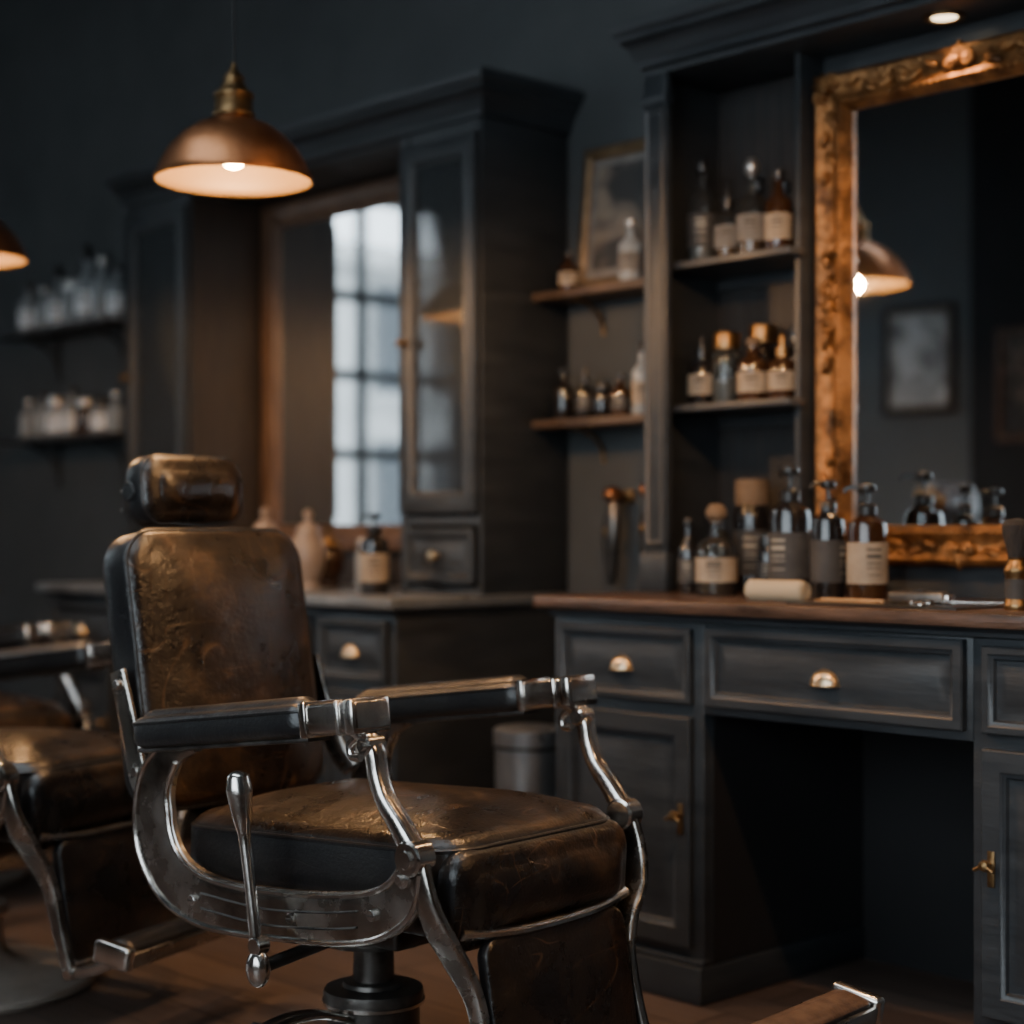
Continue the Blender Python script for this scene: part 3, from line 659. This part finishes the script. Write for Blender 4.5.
# ------------------------------------------------------------------ pendants
def pendant(x,y,z,power):
    e=empty('pendant_lamp',(x,y,z)); b=MB()
    outer=[(.180,0),(.183,.003),(.182,.010),(.176,.020),(.168,.040),(.150,.072),(.120,.104),(.086,.128),(.052,.142),(.040,.146),(.038,.150)]
    inner=[(.036,.146),(.050,.137),(.084,.124),(.117,.100),(.146,.069),(.164,.038),(.172,.018),(.176,.004),(.180,0)]
    b.lathe(outer,M_copper,seg=48); b.lathe(inner,M_shadein,seg=48); b.lathe([(.036,.146),(0,.146)],M_shadein)
    b.lathe([(.038,.148),(.047,.150),(.049,.156),(.044,.162),(.043,.190),(.047,.194),(.047,.202),(.038,.208),(.026,.224),(.022,.232),(.024,.238),(.020,.246),(.012,.256),(.007,.262),(.005,.275)],M_brassd,seg=28)
    b.build('shade',parent=e)
    b=MB(); b.cyl((0,0,.27),(0,0,ZC-z-.02),.0035,M_cord); b.lathe([(.0,ZC-z-.03),(.04,ZC-z-.028),(.05,ZC-z-.01),(.05,ZC-z-.001)],M_brassd); b.build('cord',parent=e)
    b=MB(); b.lathe([(.015,.145),(.015,.12),(.018,.11)],M_brassd,seg=14)
    b.lathe([(.013,.113),(.02,.095),(.030,.072),(.033,.058),(.028,.042),(.016,.033),(0,.030)],M_bulb,seg=18); b.build('bulb',parent=e)
    l=bpy.data.lights.new('bulb_light','POINT'); l.energy=power; l.color=(1,.54,.23); l.shadow_soft_size=.024
    o=bpy.data.objects.new('bulb_light',l); C.objects.link(o); o.location=(0,0,.004); o.parent=e
pendant(-3.31,2.25,1.88,40)
pendant(-4.70,2.25,1.86,34)
pendant(-1.92,2.25,2.05,46)
pendant(-.53,2.25,2.05,26)  # out of view, added for warm light on right counter and mirror

# ------------------------------------------------------------------ barber chair
def chair_parts(fold):
    P=[]
    ax=lambda tilt,c: Matrix(((0,-sin(tilt),cos(tilt),c[0]),(1,0,0,c[1]),(0,cos(tilt),sin(tilt),c[2]),(0,0,0,1)))
    b=MB(); tilt=radians(10)
    b.pad(.235,.285,.075,.115,.032,.030,M_lk,M_lb,ax(tilt,(-.468,0,.785)),piping=.006)
    P.append(('backrest',b))
    b=MB()
    b.pad(.138,.075,.050,.090,.034,.016,M_lk,M_lb,ax(radians(6),(-.570,0,1.152)),piping=.004)
    for sy in(-1,1):
        b.cyl((-.58,sy*.132,1.15),(-.58,sy*.143,1.15),.02,M_lk)
        for dx,dz in((-.03,-.04),(-.03,.0)): b.ell((-.575+dx,sy*.139,1.15+dz),(.004,.003,.004),M_steel,None,6)
    P.append(('headrest',b))
    b=MB()
    for sy in(-.035,.035): b.bar([(-.575,sy,1.10),(-.565,sy,1.02),(-.545,sy,.92)],.005,.012,M_chrome,ex=.6,seg=12,smooth=4)
    P.append(('headrest_bracket',b))
    b=MB()
    Ms=T((.064,0,.478))@Matrix.Rotation(radians(-2.5),4,'Y')
    b.pad(.365,.248,.085,.135,.048,.040,M_lk,M_lb,Ms,piping=.005,pw=2.0)
    b.pad(.242,.088,.05,.07,.034,.018,M_lk,M_lb,ax(radians(-3),(.405,0,.448)),piping=None)
    P.append(('seat_cushion',b))
    b=MB(); b.box(-.30,.34,-.21,.21,.375,.415,M_steel,.01); b.box(-.16,.16,-.10,.10,.30,.38,M_steel,.012)
    b.cyl((-.05,-.29,.365),(-.05,.29,.365),.014,M_steel); b.cyl((.22,-.29,.385),(.22,.29,.385),.014,M_steel)
    b.cyl((0,0,.19),(0,0,.31),.036,M_steel); b.lathe([(.0,.285),(.11,.285),(.12,.295),(.12,.31),(0,.315)],M_steel)
    P.append(('seat_frame',b))
    for sy in(-1,1):
        y=.288*sy; b=MB()
        cl=[(-.175,.672),(-.240,.655),(-.286,.60),(-.298,.54),(-.288,.475),(-.243,.418),(-.165,.388),(-.06,.382),(.08,.390),(.20,.402),(.30,.424),(.362,.462),(.388,.515)]
        hw=[.014,.032,.046,.056,.060,.058,.053,.049,.047,.047,.045,.040,.028]
        b.bar([(x,y,z) for x,z in cl],hw,.011,M_cast,ex=.45,seg=16,smooth=6)
        yo=y+sy*.011
        n=len(cl)
        def off(k,s):
            x,z=cl[k]; x0,z0=cl[max(k-1,0)]; x1,z1=cl[min(k+1,n-1)]
            tx,tz=x1-x0,z1-z0; l=math.hypot(tx,tz); return (x-tz/l*s,yo,z+tx/l*s)
        for s_ in(1,-1):
            b.bar([off(k,s_*(hw[k]-.007)) for k in range(1,n)],.0055,.005,M_chrome,seg=8,smooth=6)
        for sgn in(.012,-.016): b.bar([(-.15,yo,.388+sgn),(.02,yo,.384+sgn),(.18,yo,.40+sgn),(.26,yo,.414+sgn)],.0022,.0035,M_steel,seg=6,smooth=6)
        for x,z in((-.17,.385),(.10,.390),(.30,.425)):
            b.cyl((x,yo-.002*sy,z),(x,yo+.009*sy,z),.010,M_chrome); b.box(x-.007,x+.007,min(yo+.008*sy,yo+.0105*sy),max(yo+.008*sy,yo+.0105*sy),z-.0012,z+.0012,M_steel)
        P.append(('side_frame',b))
        b=MB()
        fr=[(.205,.735),(.262,.728),(.290,.700),(.300,.660),(.318,.620),(.352,.580),(.382,.540)]
        b.bar([(x,y,z) for x,z in fr],[.010,.014,.015,.015,.015,.018,.022],.018,M_chrome,ex=.6,seg=14,smooth=6)
        b.tube([(.262,y,.722),(.235,y,.705),(.238,y,.685),(.258,y,.685)],.008,M_chrome)
        for x,z,r in((.284,.708,.017),(.386,.530,.030),(.372,.496,.016)):
            b.cyl((x,y-.022,z),(x,y+.022,z),r,M_chrome,bev=.004); b.cyl((x,y+.02*sy,z),(x,y+.028*sy,z),r*.5,M_chrome)
        lg=[(.388,.525,1),(.412,.462,1),(.424,.405,.93),(.430,.355,.82),(.448,.290,.73),(.470,.205,.72),(.500,.110,.72)]
        b.bar([(x,y*k,z) for x,z,k in lg],[.026,.022,.028,.026,.018,.015,.015],.011,M_cast,ex=.5,seg=14,smooth=6)
        P.append(('front_bracket',b))
        b=MB()
        sl=math.atan2(.062,.50); Ma=T((-.085,y,.712))@Matrix.Rotation(-sl,4,'Y')
        b.pad(.250,.047,.042,.060,.020,.012,M_lk,M_lk,Ma,piping=.004)
        b.box(-.24,.24,-.028,.028,-.038,-.028,M_steel,.004,Ma)
        Mb=T((.222,y,.752))@Matrix.Rotation(-sl,4,'Y')
        b.box(-.066,.066,-.043,.043,-.028,.026,M_chrome,.008,Mb)
        b.box(-.070,-.052,-.047,.047,-.032,.030,M_chrome,.004,Mb); b.box(.020,.030,-.047,.047,-.031,.029,M_chrome,.004,Mb); b.box(.040,.064,-.046,.046,-.031,.029,M_chrome,.006,Mb)
        P.append(('armrest',b))
        b=MB()
        b.bar([(-.455,y*.9,.79),(-.425,y*.9,.70),(-.385,y*.92,.60),(-.345,y*.95,.55)],[.022,.026,.028,.022],.007,M_cast,ex=.5,seg=12,smooth=5)
        for x,z in((-.442,.765),(-.382,.60)): b.cyl((x,y*.9,z),(x,y*.9+sy*.018,z),.010,M_chrome)
        P.append(('back_hinge',b))
    b=MB(); yl=-.345
    b.bar([(.060,yl,.300),(.055,yl,.36),(.040,yl,.45),(.026,yl,.53),(.020,yl,.565),(.012,yl,.61),(.008,yl,.636),(.007,yl,.645)],
          [.012,.011,.010,.011,.018,.024,.020,.006],[.012,.011,.010,.011,.018,.024,.020,.006],M_chrome,smooth=5,seg=16)
    b.ell((.062,yl,.305),(.024,.020,.034),M_chrome); b.cyl((.062,yl,.305),(.062,-.05,.335),.012,M_steel)
    b.cyl((.062,yl-.012,.345),(.062,yl+.016,.345),.016,M_chrome)
    P.append(('recline_lever',b))
    b=MB()
    b.lathe([(0,.0),(.30,.0),(.305,.010),(.300,.022),(.26,.032),(.17,.045),(.115,.062),(.095,.085),(.090,.10)],M_enam if fold else M_chrome,seg=56)
    b.lathe([(.090,.09),(.088,.165),(.095,.168),(.097,.180),(.095,.192),(.060,.197),(.058,.205),(.040,.208),(.038,.29)],M_enam if fold else M_steel,seg=40)
    b.lathe([(.0885,.160),(.0985,.165),(.099,.171),(.089,.173)],M_chrome,seg=40)
    P.append(('pump_base',b))
    b=MB()
    for dy in(0,.028): b.tube([(0+dy,-.085,.150),(.012+dy,-.17,.180),(.02+dy,-.25,.190),(.03+dy,-.315,.186)],.0075,M_chrome)
    b.cyl((.015,-.315,.186),(.075,-.315,.186),.011,M_cap)
    P.append(('foot_lever',b))
    b=MB()
    tl=radians(9)
    b.pad(.192,.130,.02,.030,.010,.012,M_lk,M_lb,ax(tl,(.462,0,.255)))
    b.bar([(.432,-.225,.398),(.448,-.12,.388),(.452,0,.386),(.448,.12,.388),(.432,.225,.398)],.012,.010,M_chrome,Vector((0,0,1)),seg=10,smooth=4)
    b.cyl((.500,-.220,.112),(.500,.220,.112),.013,M_chrome)
    P.append(('footrest_panel',b))
    b=MB()
    L_=.13 if fold else .385
    ex_=.50+L_; ez=.112+L_*.37
    for sy in(-1,1): b.bar([(.50,.205*sy,.112),(.50+L_*.5,.205*sy,.112+L_*.12),(ex_,.205*sy,ez)],.013,.008,M_chrome,ex=.5,seg=12,smooth=4)
    Mf=T((ex_+.02,0,ez+.018))@Matrix.Rotation(radians(10),4,'Y')
    pw_=.036
    b.pad(pw_,.240,.02,.040,.012,.006,M_lk,M_lk if fold else M_mfw,Mf)
    for q in(-1,1):
        b.box(-pw_-.010,pw_+.010,q*.246-.014,q*.246+.014,-.026,.024,M_chrome,.008,Mf)
        b.box(q*(pw_+.004)-.005,q*(pw_+.004)+.005,-.24,.24,-.022,.010,M_cast,.004,Mf)
    P.append(('foot_plate',b))
    return P
def chair(loc,rot,fold=False,lift=0):
    e=empty('barber_chair',loc,rot)
    for n,b in chair_parts(fold):
        o=b.build(n,parent=e)
        if lift and n not in('pump_base','foot_lever'): o.location.z=lift
    return e
chair((-2.554,2.057,0),radians(6))
chair((-3.79,1.82,0),radians(20),True,.02)
chair((-5.0,2.28,0),radians(4),True)

# ------------------------------------------------------------------ lights
def portal(name,loc,rot,sx,sy):
    l=bpy.data.lights.new(name,'AREA'); l.shape='RECTANGLE'; l.size=sx; l.size_y=sy; l.cycles.is_portal=True
    o=bpy.data.objects.new(name,l); C.objects.link(o); o.location=loc; o.rotation_euler=rot; return o
portal('window_portal',(XL-.11,(WY0+WY1)/2,(WZ0+WZ1)/2),(0,radians(-90),0),WZ1-WZ0,WY1-WY0)
portal('window_portal',((FX0+FX1)/2,YF-.11,(FZ0+FZ1)/2),(radians(90),0,0),FX1-FX0,FZ1-FZ0)
portal('window_portal',((GX0+GX1)/2,YF-.11,(FZ0+FZ1)/2),(radians(90),0,0),GX1-GX0,FZ1-FZ0)
portal('fill_skylight_portal',((SX0+SX1)/2,(SY0+SY1)/2,ZC+.12),(0,0,0),SX1-SX0,SY1-SY0)  # portal of the added skylight
def spot(name,loc,tgt,power,ang,col=(1,.58,.27),size=.04,blend=.6):
    l=bpy.data.lights.new(name,'SPOT'); l.energy=power; l.spot_size=radians(ang); l.spot_blend=blend; l.color=col; l.shadow_soft_size=size
    o=bpy.data.objects.new(name,l); C.objects.link(o); o.location=loc
    d=Vector(tgt)-Vector(loc); o.rotation_euler=d.to_track_quat('-Z','Y').to_euler(); return o
spot('hutch_downlight',(-2.15,3.38,2.235),(-2.15,3.28,.9),14,110)
for i,(x,y,tx,ty,tz,p) in enumerate(((-1.9,2.6,-2.8,2.1,.8,210),)):
    b=MB(); b.lathe([(.06,-.004),(.06,0),(.045,0),(.045,-.004),(.06,-.004)],M_capw,T((x,y,ZC)),24); b.lathe([(0,-.001),(.044,-.001)],M_spot,T((x,y,ZC))); b.build('recessed_downlight')
    spot('ceiling_spot',(x,y,ZC-.02),(tx,ty,tz),p,36)

w=bpy.data.worlds.new('World'); bpy.context.scene.world=w; w.use_nodes=True
w.node_tree.nodes['Background'].inputs[0].default_value=(.84,.93,1.0,1); w.node_tree.nodes['Background'].inputs[1].default_value=7.2

# ------------------------------------------------------------------ camera
cd=bpy.data.cameras.new('camera'); cam=bpy.data.objects.new('camera',cd); C.objects.link(cam)
cam.location=(0,0,1.07); cam.rotation_euler=(radians(90),0,radians(46.5))
cd.sensor_width=36; cd.lens=36*1700/1024; cd.shift_y=18/1024
cd.dof.use_dof=True; cd.dof.focus_distance=2.95; cd.dof.aperture_fstop=1.6; cd.clip_start=.05
bpy.context.scene.camera=cam
